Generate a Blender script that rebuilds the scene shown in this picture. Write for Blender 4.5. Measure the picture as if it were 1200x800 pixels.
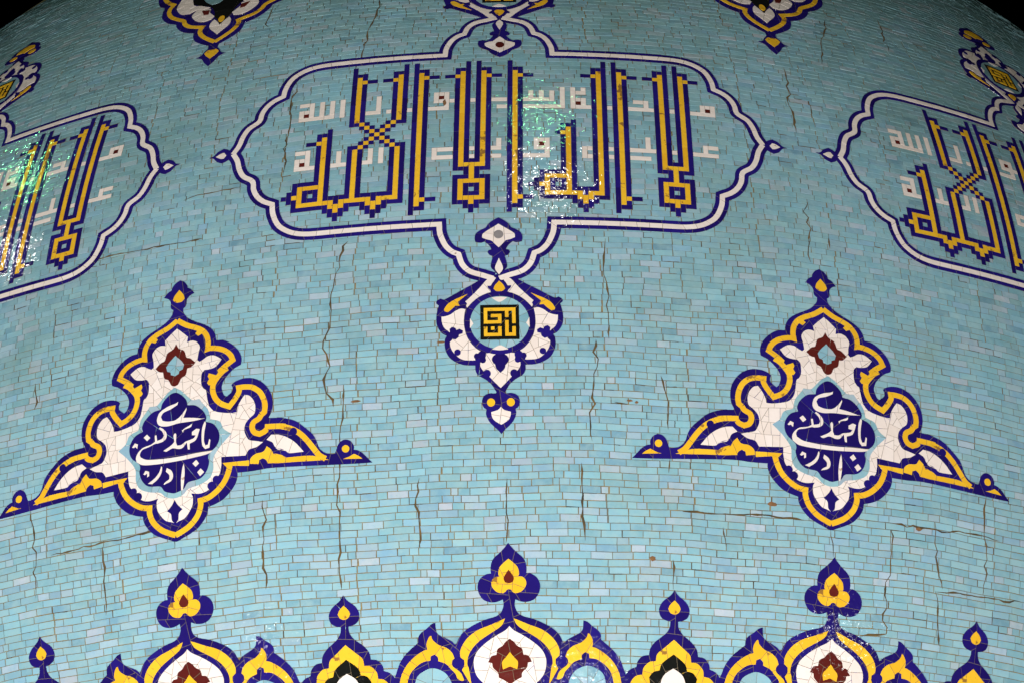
import bpy, math, random
import numpy as np
from mathutils import Matrix, Vector
from mathutils.geometry import tessellate_polygon

# ------------------------------------------------------------------ clear
for o in list(bpy.data.objects):
    bpy.data.objects.remove(o)
scene = bpy.context.scene
col = scene.collection
random.seed(7)
rng = np.random.default_rng(11)
rad = math.radians

Z0 = 12.0            # height of the dome's reference circle above the ground
RS = 10.0           # radius of that circle in metres

# ------------------------------------------------------------------ camera
cam_d = bpy.data.cameras.new('camera')
cam = bpy.data.objects.new('camera', cam_d)
col.objects.link(cam)
ax_x = Vector((0.99987193, 0.00559556, -0.01499344))
ax_y = Vector((0.01563153, -0.5423061, 0.84003556))
ax_z = -Vector((0.00343056, 0.84016235, 0.54232412))
m = Matrix((ax_x, ax_y, ax_z)).transposed().to_4x4()
m.translation = Vector((0, -24.197289, Z0 - 7.299791))
cam.matrix_world = m
cam_d.sensor_width = 36.0
cam_d.sensor_fit = 'HORIZONTAL'
cam_d.lens = 36.0 * 2388.04 / 1200
cam_d.clip_start = 0.1
cam_d.clip_end = 500
scene.camera = cam

# ------------------------------------------------------------------ night sky
w = bpy.data.worlds.new('World')
scene.world = w
w.use_nodes = True
nt = w.node_tree
sky = nt.nodes.new('ShaderNodeTexSky')
sky.sky_type = 'NISHITA'
sky.sun_disc = False
sky.sun_elevation = rad(-7)
sky.sun_rotation = rad(180)
bg = nt.nodes['Background']
bg.inputs['Strength'].default_value = 0.05
nt.links.new(sky.outputs[0], bg.inputs['Color'])

# ------------------------------------------------------------------ the lamps whose light falls on the dome
def spot(name, loc, aim, watts, color, radius, size=110, blend=1.0):
    d = bpy.data.lights.new(name, 'SPOT')
    d.energy = watts
    d.color = color
    d.shadow_soft_size = radius
    d.spot_size = rad(size)
    d.spot_blend = blend
    o = bpy.data.objects.new(name, d)
    col.objects.link(o)
    o.location = loc
    o.rotation_euler = (Vector(aim) - Vector(loc)).to_track_quat('-Z', 'Y').to_euler()
    return o

# floodlights standing low in front of the dome
spot('floodlight', (-9.5, -23.0, 0.3), (-1.0, -9.5, Z0 + 1.5), 12300, (0.95, 0.98, 1.0), 0.2, 90)
spot('floodlight', (2.8, -24.5, 0.3), (0.5, -9.5, Z0 + 1.5), 13900, (0.95, 0.98, 1.0), 0.2, 90)
# small roof lamps, seen only as glints near the dome's foot
spot('roof_lamp', (-7.7, -19.6, Z0 - 4.0), (-1.0, -9.5, Z0), 50, (1.0, 0.98, 0.95), 0.1)
spot('roof_lamp', (2.3, -20.4, Z0 - 6.0), (0.5, -9.5, Z0), 60, (1.0, 0.98, 0.95), 0.1)
spot('roof_lamp', (9.9, -18.3, Z0 - 3.9), (1.0, -9.5, Z0), 55, (1.0, 0.98, 0.95), 0.1)
# white and green lamps high on two minarets, mirrored in the glaze
spot('minaret_lamp', (3.8, -43.0, Z0 + 34.0), (0, -9, Z0 + 3), 2300, (1.0, 0.97, 0.9), 0.25, 60)
spot('minaret_lamp', (3.3, -37.0, Z0 + 40.1), (0, -9, Z0 + 3), 1700, (0.22, 1.0, 0.36), 0.25, 60)
spot('minaret_lamp', (-37.4, -21.2, Z0 + 31.5), (0, -9, Z0 + 3), 1700, (1.0, 0.97, 0.9), 0.25, 60)
spot('minaret_lamp', (-33.7, -15.2, Z0 + 37.9), (0, -9, Z0 + 3), 1500, (0.22, 1.0, 0.36), 0.25, 60)

scene.view_settings.view_transform = 'Standard'
scene.view_settings.look = 'None'
scene.view_settings.gamma = 1
scene.view_settings.exposure = 0.08
scene.view_settings.use_curve_mapping = False
scene.render.engine = 'CYCLES'
scene.render.resolution_x = 1024
scene.render.resolution_y = 682

# ------------------------------------------------------------------ dome profile (meridian angle as a function of arc length)
A0, A1, A2, A3 = -0.304407764, 1.212357287, -0.407163358, 0.161208313
NT = 4001
TT = np.linspace(-1.3, 2.05, NT)
tc = np.maximum(TT, -0.145)
PSI = A0 + A1 * tc + A2 * tc ** 2 + A3 * tc ** 3
PSI = np.where(TT < -0.20, 0.0, PSI)
dt = TT[1] - TT[0]
RR = np.concatenate([[0], np.cumsum(-(np.sin(PSI[1:]) + np.sin(PSI[:-1])) / 2 * dt)])
ZZ = np.concatenate([[0], np.cumsum((np.cos(PSI[1:]) + np.cos(PSI[:-1])) / 2 * dt)])
RR += 1 - np.interp(0, TT, RR)
ZZ -= np.interp(0, TT, ZZ)
RR *= RS; ZZ *= RS; TM = TT * RS
def r_of(t): return np.interp(t, TM, RR)
def surf(th, t, h=0.0):
    """point of the dome at angle th, meridian arc length t (m), height h above the tile faces"""
    th = np.asarray(th, float); t = np.asarray(t, float)
    ps = np.interp(t, TM, PSI)
    r = np.interp(t, TM, RR) + h * np.cos(ps)
    z = np.interp(t, TM, ZZ) + h * np.sin(ps)
    return np.stack([r * np.sin(th), -r * np.cos(th), z], -1)

# ------------------------------------------------------------------ materials
def mat(name):
    mt = bpy.data.materials.new(name)
    mt.use_nodes = True
    n = mt.node_tree.nodes
    return mt, n, mt.node_tree.links, n['Principled BSDF']
def noise(n, l, vec, scale, detail=3, rough=0.55):
    t = n.new('ShaderNodeTexNoise')
    t.inputs['Scale'].default_value = scale
    t.inputs['Detail'].default_value = detail
    t.inputs['Roughness'].default_value = rough
    l.new(vec, t.inputs['Vector'])
    return t.outputs['Fac']
def ramp(n, l, fac, stops, interp='LINEAR'):
    r = n.new('ShaderNodeValToRGB')
    r.color_ramp.interpolation = interp
    e = r.color_ramp.elements
    while len(e) < len(stops): e.new(0.5)
    for k, (p, c) in enumerate(stops):
        e[k].position = p
        e[k].color = (*c, 1) if len(c) == 3 else c
    l.new(fac, r.inputs['Fac'])
    return r.outputs['Color']
def mixc(n, l, fac, a, b, mode='MIX'):
    x = n.new('ShaderNodeMix'); x.data_type = 'RGBA'; x.blend_type = mode
    for sock, v in ((x.inputs[0], fac), (x.inputs[6], a), (x.inputs[7], b)):
        if hasattr(v, 'is_output'): l.new(v, sock)
        elif isinstance(v, tuple): sock.default_value = (*v, 1)
        else: sock.default_value = v
    return x.outputs[2]
def gloss(n, l, bs, vec, rough=0.065, strength=0.0032):
    """uneven hand-made glaze: slow ripples and fine pitting"""
    a = noise(n, l, vec, 20, 1.0, 0.5)
    b = noise(n, l, vec, 60, 1.0, 0.5)
    ad = n.new('ShaderNodeMath'); ad.operation = 'MULTIPLY_ADD'
    l.new(b, ad.inputs[0]); ad.inputs[1].default_value = 0.16; l.new(a, ad.inputs[2])
    bp = n.new('ShaderNodeBump')
    bp.inputs['Strength'].default_value = 1.0
    bp.inputs['Distance'].default_value = strength
    l.new(ad.outputs[0], bp.inputs['Height'])
    l.new(bp.outputs['Normal'], bs.inputs['Normal'])
    bs.inputs['IOR'].default_value = 1.5
    bs.inputs['Specular IOR Level'].default_value = 0.4
    rr = ramp(n, l, noise(n, l, vec, 9, 3), [(0.3, (rough * .75,) * 3), (0.75, (rough * 1.9,) * 3)])
    l.new(rr, bs.inputs['Roughness'])

def turquoise():
    mt, n, l, bs = mat('turquoise_glaze')
    at = n.new('ShaderNodeAttribute'); at.attribute_name = 'tint'
    sp = n.new('ShaderNodeSeparateColor'); l.new(at.outputs['Color'], sp.inputs[0])
    vec = n.new('ShaderNodeTexCoord').outputs['Object']
    c = ramp(n, l, sp.outputs[0], [
        (0.0, (0.165, 0.305, 0.380)), (0.08, (0.196, 0.372, 0.428)), (0.30, (0.228, 0.422, 0.460)),
        (0.48, (0.218, 0.400, 0.468)), (0.64, (0.258, 0.432, 0.458)), (0.78, (0.214, 0.374, 0.478)),
        (0.89, (0.310, 0.425, 0.482)), (0.96, (0.358, 0.430, 0.492)), (1.0, (0.425, 0.445, 0.480))])
    # every tile a little lighter or darker than its neighbour
    br = n.new('ShaderNodeMapRange'); l.new(sp.outputs[1], br.inputs[0])
    br.inputs[3].default_value = 0.86; br.inputs[4].default_value = 1.09
    hv = n.new('ShaderNodeHueSaturation'); l.new(c, hv.inputs['Color']); l.new(br.outputs[0], hv.inputs['Value'])
    # cloudy glaze inside a tile: runs of blue and of milky green
    c2 = mixc(n, l, ramp(n, l, noise(n, l, vec, 9, 5, 0.65), [(0.40, (0, 0, 0)), (0.66, (0.6,) * 3)]), hv.outputs[0], (0.315, 0.445, 0.440))
    c2 = mixc(n, l, ramp(n, l, noise(n, l, vec, 12.7, 5, 0.65), [(0.48, (0, 0, 0)), (0.72, (0.42,) * 3)]), c2, (0.195, 0.365, 0.475))
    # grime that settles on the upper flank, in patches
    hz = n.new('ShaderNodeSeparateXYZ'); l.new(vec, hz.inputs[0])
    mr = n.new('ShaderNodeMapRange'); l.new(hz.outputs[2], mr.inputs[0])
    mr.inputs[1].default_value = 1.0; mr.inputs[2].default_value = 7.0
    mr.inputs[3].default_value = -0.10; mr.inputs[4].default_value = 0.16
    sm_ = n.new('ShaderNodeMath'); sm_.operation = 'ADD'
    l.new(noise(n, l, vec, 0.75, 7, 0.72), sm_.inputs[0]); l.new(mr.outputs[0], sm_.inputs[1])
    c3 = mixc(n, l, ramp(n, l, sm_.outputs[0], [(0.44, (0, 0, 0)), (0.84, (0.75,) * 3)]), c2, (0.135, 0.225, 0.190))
    dirt = ramp(n, l, noise(n, l, vec, 60, 5, 0.7), [(0.62, (0, 0, 0)), (0.74, (0.45,) * 3)])
    c4 = mixc(n, l, dirt, c3, (0.15, 0.16, 0.12))
    l.new(c4, bs.inputs['Base Color'])
    gloss(n, l, bs, vec, 0.065, 0.0032)
    return mt

def glaze(name, base, dark, stain=None, lim=0.62, rough=0.065, strength=0.0032):
    mt, n, l, bs = mat(name)
    at = n.new('ShaderNodeAttribute'); at.attribute_name = 'tint'
    sp = n.new('ShaderNodeSeparateColor'); l.new(at.outputs['Color'], sp.inputs[0])
    vec = n.new('ShaderNodeTexCoord').outputs['Object']
    c = mixc(n, l, sp.outputs[0], dark, base)
    c = mixc(n, l, ramp(n, l, noise(n, l, vec, 20, 4), [(0.4, (0, 0, 0)), (0.8, (0.35,) * 3)]), c, dark)
    if stain:
        st = ramp(n, l, noise(n, l, vec, 7.5, 4, 0.6), [(lim, (0, 0, 0)), (lim + 0.04, (0.85,) * 3)])
        c = mixc(n, l, st, c, stain)
    l.new(c, bs.inputs['Base Color'])
    gloss(n, l, bs, vec, rough, strength)
    return mt

def mortar():
    mt, n, l, bs = mat('stained_mortar')
    vec = n.new('ShaderNodeTexCoord').outputs['Object']
    c = ramp(n, l, noise(n, l, vec, 2.2, 7, 0.75), [(0.28, (0.15, 0.17, 0.145)), (0.42, (0.22, 0.175, 0.10)), (0.50, (0.25, 0.165, 0.055)), (0.60, (0.16, 0.155, 0.12)), (0.72, (0.12, 0.075, 0.028))])
    c = mixc(n, l, ramp(n, l, noise(n, l, vec, 30, 3), [(0.45, (0, 0, 0)), (0.8, (0.7,) * 3)]), c, (0.075, 0.055, 0.03))
    l.new(c, bs.inputs['Base Color'])
    bs.inputs['Roughness'].default_value = 0.92
    return mt
def plain(name, c1, c2, rough=0.9, scale=25):
    mt, n, l, bs = mat(name)
    vec = n.new('ShaderNodeTexCoord').outputs['Object']
    l.new(ramp(n, l, noise(n, l, vec, scale, 5), [(0.35, c1), (0.7, c2)]), bs.inputs['Base Color'])
    bs.inputs['Roughness'].default_value = rough
    return mt

M = {
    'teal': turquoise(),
    'navy': glaze('cobalt_glaze', (0.018, 0.010, 0.155), (0.012, 0.006, 0.085)),
    'yellow': glaze('yellow_glaze', (0.85, 0.475, 0.030), (0.77, 0.395, 0.020), (0.20, 0.085, 0.03)),
    'white': glaze('cream_glaze', (0.83, 0.70, 0.625), (0.77, 0.63, 0.545), (0.34, 0.19, 0.10), 0.70),
    'maroon': glaze('maroon_glaze', (0.115, 0.016, 0.012), (0.075, 0.010, 0.008), None),
    'black': glaze('black_glaze', (0.012, 0.012, 0.010), (0.006, 0.006, 0.005), None),
    'grey': glaze('grey_glaze', (0.27, 0.24, 0.23), (0.17, 0.14, 0.13), None),
    'mortar': mortar(),
    'bed': plain('mortar_bed', (0.20, 0.145, 0.085), (0.12, 0.088, 0.05)),
    'crack': plain('crack_fill', (0.042, 0.029, 0.013), (0.165, 0.094, 0.024), 0.95, 7),
    'chip': plain('bare_clay', (0.22, 0.10, 0.035), (0.12, 0.055, 0.02), 0.95, 40),
}

# ------------------------------------------------------------------ object helpers
def mesh_obj(name, verts, faces, material, parent, tints=None):
    me = bpy.data.meshes.new(name)
    me.from_pydata([tuple(v) for v in verts], [], faces)
    me.materials.append(material)
    if tints is not None:
        ca = me.color_attributes.new('tint', 'FLOAT_COLOR', 'CORNER')
        buf = np.empty((len(me.loops), 4), np.float32)
        k = 0
        for f, tn in zip(faces, tints):
            buf[k:k + len(f)] = (tn[0], tn[1], tn[2], 1)
            k += len(f)
        ca.data.foreach_set('color', buf.ravel())
    me.shade_flat()
    o = bpy.data.objects.new(name, me)
    col.objects.link(o)
    o.parent = parent
    return o

dome = bpy.data.objects.new('dome', None)
col.objects.link(dome)
dome.location = (0, 0, Z0)
dome['label'] = 'bulbous turquoise tiled mosque dome with cobalt, cream and yellow mosaic lettering'
dome['category'] = 'dome'

# ------------------------------------------------------------------ traced outlines, in mm: (offset from the motif's axis, arc length up the dome)
SH = {
 'pendant': {
  'sil': [[0,2307],[-78,2293],[-157,2256],[-219,2217],[-307,2165],[-413,2100],[-456,2080],[-483,2091],[-513,2070],[-518,2047],[-496,2026],[-506,1989],[-516,1925],[-514,1856],[-496,1806],[-466,1766],[-431,1745],[-445,1716],[-449,1658],[-436,1600],[-406,1547],[-355,1507],[-286,1480],[-202,1474],[-201,1431],[-180,1388],[-125,1352],[-74,1306],[-34,1236],[-45,1227],[-92,1228],[-135,1206],[-151,1160],[-141,1114],[-116,1091],[-120,1050],[-100,996],[-63,950],[-29,918],[0,881]],
  'arm': [[-96,2261],[-43,2282],[-26,2269],[-54,2226],[-69,2198],[-92,2195],[-90,2180],[-75,2160],[-69,2136],[-106,2125],[-168,2093],[-221,2046],[-265,1994],[-271,2014],[-264,2032],[-279,2053],[-247,2084],[-220,2113],[-158,2182]],
  'petal': [[-474,1918],[-439,1922],[-396,1939],[-361,1968],[-317,1988],[-278,1982],[-287,1935],[-292,1861],[-285,1797],[-267,1728],[-233,1669],[-190,1620],[-148,1590],[-191,1563],[-213,1554],[-200,1520],[-243,1519],[-295,1526],[-337,1549],[-380,1598],[-402,1647],[-406,1685],[-384,1709],[-410,1775],[-449,1814],[-470,1864]],
  'trefoil': [[-440,1764],[-405,1773],[-409,1802],[-388,1821],[-362,1810],[-353,1790],[-327,1801],[-301,1783],[-303,1759],[-332,1750],[-338,1726],[-362,1705],[-384,1714],[-423,1725]],
  'knobs': [[-344,1592,26,28],[-189,1553,23,26],[-148,1561,33,37],[-140,1518,24,27],[-109,1398,31,34]],
  'leaf': [[-259,2125],[-308,2101],[-369,2073],[-422,2035],[-452,1987],[-448,1967],[-422,1960],[-387,1989],[-361,2018],[-326,2016],[-341,2052],[-308,2081]],
  'lobe': [[0,1577],[-87,1579],[-122,1575],[-118,1523],[-140,1504],[-162,1495],[-158,1457],[-124,1405],[-86,1367],[-48,1324],[0,1272]],
  'lobe_navy': [[0,1587],[-53,1554],[-68,1521],[-58,1493],[-42,1475],[-34,1440],[0,1403]],
  'heart': [[0,1111],[-26,1084],[-78,1067],[-76,1040],[-62,1004],[-28,976],[0,959]],
  'dot': [-79,1149,32,35],
  'flower_navy': [[0,2878],[-44,2851],[-85,2813],[-108,2775],[-153,2749],[-188,2717],[-199,2674],[-194,2633],[-154,2623],[-118,2633],[-83,2600],[-57,2551],[-84,2546],[-94,2525],[-75,2498],[-49,2487],[-68,2387],[-42,2344],[0,2291]],
  'flower': [[0,2811],[-36,2784],[-81,2752],[-131,2710],[-137,2672],[-100,2654],[-60,2640],[-30,2604],[0,2571]],
  'hub': [-2,2701,40,42],
  'diamond': [[0,2464],[-33,2365],[0,2302]],
  'bud_navy': [[0,2260],[-44,2225],[-66,2190],[-97,2196],[-93,2175],[-71,2149],[-67,2129],[0,2112]],
  'bud': [[0,2240],[-34,2199],[-47,2164],[-27,2143],[0,2140]],
  'ring': [-4,1853,288,288],
  'ring_in': [-4,1853,241,237],
  'pt_top': [[0,2087],[-63,2080],[-29,2052],[0,2040]],
  'pt_side': [[-241,1894],[-214,1844],[-242,1801]],
  'pt_bot': [[0,1644],[-35,1630],[-65,1609],[0,1601]],
  'square': [[-173,2012],[169,2005],[-176,1681],[162,1674]],
 },
 'medallion': {
  'sil': [[0,2543],[-39,2519],[-67,2481],[-74,2455],[-104,2435],[-137,2392],[-99,2374],[-73,2338],[-69,2281],[-44,2256],[-50,2215],[-89,2160],[-149,2115],[-231,2073],[-303,2021],[-340,1962],[-353,1900],[-423,1889],[-492,1843],[-550,1777],[-576,1704],[-571,1648],[-525,1627],[-508,1616],[-466,1578],[-425,1524],[-409,1463],[-428,1398],[-451,1376],[-497,1417],[-502,1447],[-492,1477],[-524,1502],[-588,1519],[-665,1514],[-742,1475],[-798,1414],[-832,1343],[-841,1263],[-830,1197],[-805,1146],[-848,1141],[-912,1136],[-876,1143],[-961,1123],[-1036,1090],[-1099,1036],[-1163,972],[-1194,916],[-1215,850],[-1257,805],[-1309,788],[-1342,787],[-1355,821],[-1371,863],[-1402,892],[-1438,898],[-1477,878],[-1497,838],[-1495,809],[-1531,799],[-1569,771],[-1607,727],[-1639,692],[-1494,692],[-1236,701],[-818,721],[-670,713],[-537,714],[-534,672],[-511,615],[-469,561],[-415,513],[-351,482],[-281,462],[-274,415],[-244,361],[-190,303],[-125,266],[-60,238],[0,216]],
  'band1': [[0,2146],[-84,2087],[-177,2044],[-237,2002],[-272,1946],[-284,1885],[-280,1832],[-304,1836],[-371,1823],[-434,1793],[-481,1747],[-502,1697],[-436,1651],[-378,1603],[-458,1631],[-410,1601],[-363,1548],[-336,1500],[-335,1437],[-360,1371],[-406,1321],[-476,1286],[-520,1340],[-558,1404],[-557,1442],[-602,1443],[-668,1431],[-729,1386],[-763,1326],[-778,1258],[-772,1200],[-746,1180]],
  'band2': [[-746,1180],[-725,1149],[-680,1122],[-668,1078],[-688,1035],[-731,1016],[-773,1034],[-788,1052]],
  'band3': [[-775,1072],[-870,1067],[-945,1058],[-899,1065],[-984,1036],[-1058,988],[-1121,918],[-1174,842],[-1215,786],[-1265,751]],
  'bottom': [[-1293,741],[-1163,786],[-1038,793],[-933,795],[-896,822],[-838,843],[-947,790],[-905,820],[-842,833],[-822,875],[-788,907],[-757,864],[-693,853],[-651,821],[-641,776],[-716,765],[-721,797],[-752,810],[-781,789],[-790,762],[-895,756],[-958,757],[-839,755],[-1038,749],[-1163,744]],
  'band4': [[-636,782],[-457,793],[-475,779],[-459,721],[-423,648],[-361,583],[-286,537],[-219,524],[-220,479],[-190,400],[-125,331],[-54,291],[0,269]],
  'tab1': [[-234,2016],[-201,2032],[-167,1993],[-192,1965],[-227,1985]],
  'tab2': [[-361,1581],[-299,1608],[-290,1580],[-302,1555],[-284,1523],[-299,1500],[-349,1502]],
  'white': [[0,2069],[-49,2025],[-102,1972],[-94,1922],[-118,1930],[-150,1930],[-187,1909],[-211,1864],[-200,1806],[-193,1745],[-213,1726],[-243,1741],[-286,1766],[-342,1763],[-405,1720],[-359,1663],[-304,1646],[-260,1646],[-234,1614],[-232,1529],[-251,1481],[-274,1461],[-286,1385],[-305,1315],[-348,1266],[-415,1242],[-491,1228],[-540,1229],[-546,1268],[-572,1323],[-607,1372],[-649,1357],[-685,1308],[-697,1253],[-688,1198],[-644,1160],[-611,1117],[-602,1062],[-618,1012],[-643,976],[-697,961],[-756,945],[-703,911],[-639,895],[-608,849],[-404,863],[-405,803],[-404,796],[-390,728],[-349,678],[-291,604],[-221,582],[-142,592],[-156,559],[-151,496],[-124,446],[-81,398],[-27,378],[0,365]],
  'low_knobs': [[-360,679,32,32],[-318,632,35,34]],
  'low_flower': [[0,558],[-25,515],[-66,473],[-34,445],[-27,393],[0,360]],
  'cloud': [[0,1479],[-47,1461],[-102,1404],[-118,1349],[-190,1334],[-254,1277],[-281,1219],[-273,1180],[-338,1154],[-382,1094],[-393,1026],[-369,962],[-307,907],[-295,870],[-303,831],[-279,758],[-223,704],[-121,687],[-84,641],[-33,620],[0,613]],
  'teal': [[0,1526],[-65,1482],[-127,1415],[-161,1388],[-219,1390],[-244,1352],[-295,1283],[-315,1199],[-395,1167],[-428,1099],[-493,1048],[-438,996],[-395,949],[-340,866],[-335,765],[-299,694],[-211,653],[-122,635],[-72,590],[0,572]],
  'maroon': [[0,1923],[-26,1877],[-74,1849],[-97,1784],[-130,1770],[-177,1724],[-146,1693],[-107,1682],[-94,1625],[-56,1601],[-31,1552],[0,1537]],
  'drop': [[0,1814],[-52,1760],[-79,1721],[-68,1681],[-38,1668],[-35,1645],[0,1629]],
  'leaf': [[-1090,828],[-1027,907],[-964,958],[-900,988],[-826,1003],[-893,992],[-827,999],[-787,961],[-835,933],[-860,888],[-915,868],[-958,843],[-859,885],[-880,867],[-933,858],[-970,828]],
  'wing_knob': [-1010,1004,31,33],
  'wing_tri': [[-1561,729],[-1530,755],[-1495,774],[-1453,752],[-1407,738]],
  'wing_dot': [-1430,821,30,31],
  'fin_drop': [[0,2444],[-37,2396],[-52,2353],[-31,2327],[0,2321]],
  'letters': [[[39,1397],[33,1365],[-26,1335],[-91,1313],[-111,1283],[-97,1248],[-51,1234],[15,1236],[67,1274],[112,1333],[112,1306],[87,1245],[171,1232],[268,1208],[171,1199],[41,1199],[-50,1188],[-116,1199],[-146,1230],[-150,1270],[-125,1325],[-52,1366],[13,1382]],[[-123,1197],[-90,1175],[-61,1137],[-61,1092],[-89,1064],[-139,1053],[-160,1054],[-221,1034],[-274,1021],[-294,988],[-288,962],[-235,934],[-103,919],[41,916],[196,925],[339,927],[298,900],[169,884],[14,875],[-156,876],[-274,889],[-328,923],[-334,963],[-314,1005],[-268,1042],[-201,1057],[-165,1077],[-169,1129],[-149,1132],[-142,1082],[-103,1092],[-89,1116],[-103,1151],[-132,1182]],[[-268,1126],[-235,1153],[-202,1115],[-235,1088]],[[-371,1057],[-344,1094],[-312,1079],[-320,1035],[-339,1055],[-355,1050]],[[13,1126],[-3,1102],[5,1049],[-24,1022],[-96,984],[-63,971],[-11,991],[41,977],[80,983],[113,1020],[121,961],[142,958],[142,1009],[197,1037],[229,1125],[197,1135],[156,1110],[156,1078],[187,1073],[171,1054],[132,1043],[100,1035],[67,1014],[33,1013],[23,1047],[26,1104]],[[68,1134],[100,1154],[165,1183],[148,1150],[94,1135],[81,1109]],[[268,1190],[246,1136],[239,1059],[245,981],[270,943],[311,950],[320,1019],[306,1033],[293,983],[276,979],[265,1017],[269,1094],[282,1167]],[[88,860],[72,816],[58,717],[59,624],[77,624],[92,712],[96,799]],[[-62,838],[-19,808],[-4,758],[-27,714],[-95,693],[-79,715],[-42,738],[-42,770],[-72,803]],[[-110,862],[-130,808],[-170,764],[-232,726],[-190,714],[-141,747],[-108,792],[-98,844]],[[-271,810],[-248,843],[-213,829],[-213,790],[-236,777],[-235,810],[-254,800]],[[195,870],[221,832],[187,803],[157,839]],[[232,793],[264,753],[224,720],[197,760]]],
 },
 'frieze': {
  'sil': [[0,1],[-27,-34],[-65,-74],[-111,-115],[-134,-156],[-140,-208],[-137,-238],[-173,-242],[-219,-273],[-242,-325],[-235,-384],[-200,-437],[-148,-459],[-96,-458],[-48,-440],[-43,-477],[-47,-501],[-65,-541],[-106,-569],[-181,-590],[-256,-621],[-331,-663],[-384,-713],[-409,-763],[-420,-779],[-445,-751],[-489,-727],[-541,-700],[-566,-668],[-573,-603],[-606,-615],[-644,-648],[-682,-675],[-705,-707],[-707,-750],[-751,-786],[-804,-835],[-850,-898],[-877,-970],[-894,-1020],[-906,-1071],[-914,-1158],[0,-1189]],
  'tre': [[0,-124],[-37,-154],[-72,-194],[-80,-246],[-71,-263],[-107,-266],[-134,-298],[-129,-342],[-95,-380],[-50,-392],[-28,-381],[-15,-365],[0,-361]],
  'tre_drop': [[0,-211],[-24,-244],[-40,-277],[-30,-307],[0,-315]],
  'leaf': [[-33,-586],[-77,-603],[-152,-635],[-242,-669],[-310,-715],[-359,-772],[-383,-830],[-381,-874],[-352,-897],[-352,-937],[-371,-969],[-332,-1036],[-296,-1096],[-319,-956],[-329,-927],[-321,-869],[-290,-811],[-237,-757],[-169,-711],[-94,-665],[-56,-633]],
  'knob': [-396,-917,43,42],
  'white': [[0,-645],[-35,-678],[-110,-720],[-185,-770],[-246,-827],[-275,-885],[-278,-943],[-261,-1009],[-221,-1061],[-149,-1121],[-61,-1167],[0,-1189]],
  'maroon': [[0,-741],[-33,-766],[-56,-795],[-94,-819],[-104,-863],[-143,-873],[-168,-918],[-137,-925],[-130,-961],[-94,-998],[-88,-1035],[-44,-1058],[0,-1089]],
  'heart': [[0,-843],[-32,-883],[-61,-919],[-55,-974],[-27,-963],[0,-953]],
  'arch': [[-606,-701],[-594,-734],[-550,-773],[-491,-797],[-447,-835],[-428,-880],[-446,-901],[-443,-938],[-405,-970],[-376,-998],[-355,-1050],[-377,-1053],[-406,-1034],[-421,-997],[-457,-959],[-493,-921],[-552,-897],[-555,-868],[-581,-845],[-611,-858],[-613,-891],[-671,-900],[-724,-934],[-769,-983],[-793,-1055],[-804,-1160],[-862,-1157],[-852,-1052],[-833,-980],[-790,-909],[-730,-853],[-669,-815],[-636,-806],[-643,-769],[-634,-733],[-615,-703]],
  'opening': [[-737,-1163],[-732,-1057],[-714,-1007],[-672,-973],[-612,-950],[-553,-959],[-495,-994],[-459,-1047],[-448,-1091],[-446,-1175]],
 },
 'small': {
  'sil': [[0,-351],[-30,-393],[-93,-445],[-121,-505],[-108,-559],[-72,-586],[-30,-597],[-37,-647],[-72,-697],[-138,-749],[-182,-804],[-193,-859],[-244,-869],[-280,-910],[-288,-951],[-343,-977],[-382,-1038],[-395,-1105],[-412,-1168],[-416,-1222],[0,-1210]],
  'drop': [[0,-432],[-34,-466],[-49,-498],[-32,-529],[0,-541]],
  'yellow': [[0,-735],[-76,-801],[-128,-848],[-139,-904],[-190,-912],[-233,-958],[-241,-1008],[-294,-1023],[-333,-1077],[-344,-1167],[-347,-1216],[0,-1205]],
  'black': [[0,-848],[-89,-918],[-109,-974],[-156,-987],[-189,-1029],[-181,-1073],[-197,-1163],[-199,-1212],[0,-1205]],
  'white': [[0,-955],[-64,-998],[-93,-1052],[-95,-1115],[-60,-1176],[0,-1201]],
 },
 'upper': {
  'sil': [[0,5174],[-52,5244],[-87,5311],[-148,5345],[-104,5364],[-77,5418],[-49,5465],[-52,5516],[-135,5574],[-222,5657],[-254,5744],[-260,5807],[-357,5854],[-432,5924],[-484,6010],[-504,6066],[-597,6126],[-678,6230],[-711,6332],[-719,6484],[-774,6532],[-817,6619],[-857,6773],[-877,6901],[-853,7007],[0,6643]],
  'band': [[0,5564],[-94,5646],[-172,5742],[-197,5828],[-182,5884],[-260,5912],[-339,5955],[-395,6019],[-425,6093],[-524,6174],[-594,6248],[-637,6346],[-641,6435],[-618,6498],[-687,6567],[-742,6651],[-769,6722],[-787,6848],[-764,6913]],
  'petal': [[0,5688],[-38,5741],[-101,5834],[-102,5922],[-75,5975],[-30,5910],[0,5852]],
  'petal2': [[-345,6143],[-291,6042],[-200,5982],[-114,5995],[-91,6045],[-155,6136],[-158,6203],[-244,6231],[-316,6229]],
  'petal3': [[-548,6346],[-482,6243],[-385,6210],[-319,6248],[-244,6235],[-173,6238],[-276,6310],[-368,6364],[-420,6539],[-434,6656],[-539,6710],[-546,6566],[-561,6430]],
  'spot': [[-252,6201],[-162,6177],[-162,6098],[-213,6107]],
  'black': [[0,5840],[-35,5943],[-84,6026],[-112,6143],[-177,6261],[-298,6332],[-398,6404],[-402,6494],[-349,6504],[-332,6605],[-290,6677],[0,6588]],
  'teal': [[-289,6476],[-243,6376],[-164,6290],[-95,6303],[-53,6371],[-83,6489],[-182,6589],[-281,6580]],
  'eye': [28,5959,31,54],
  'fin': [[0,5290],[-49,5346],[-73,5389],[-44,5428],[0,5434]],
 },
}
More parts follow.
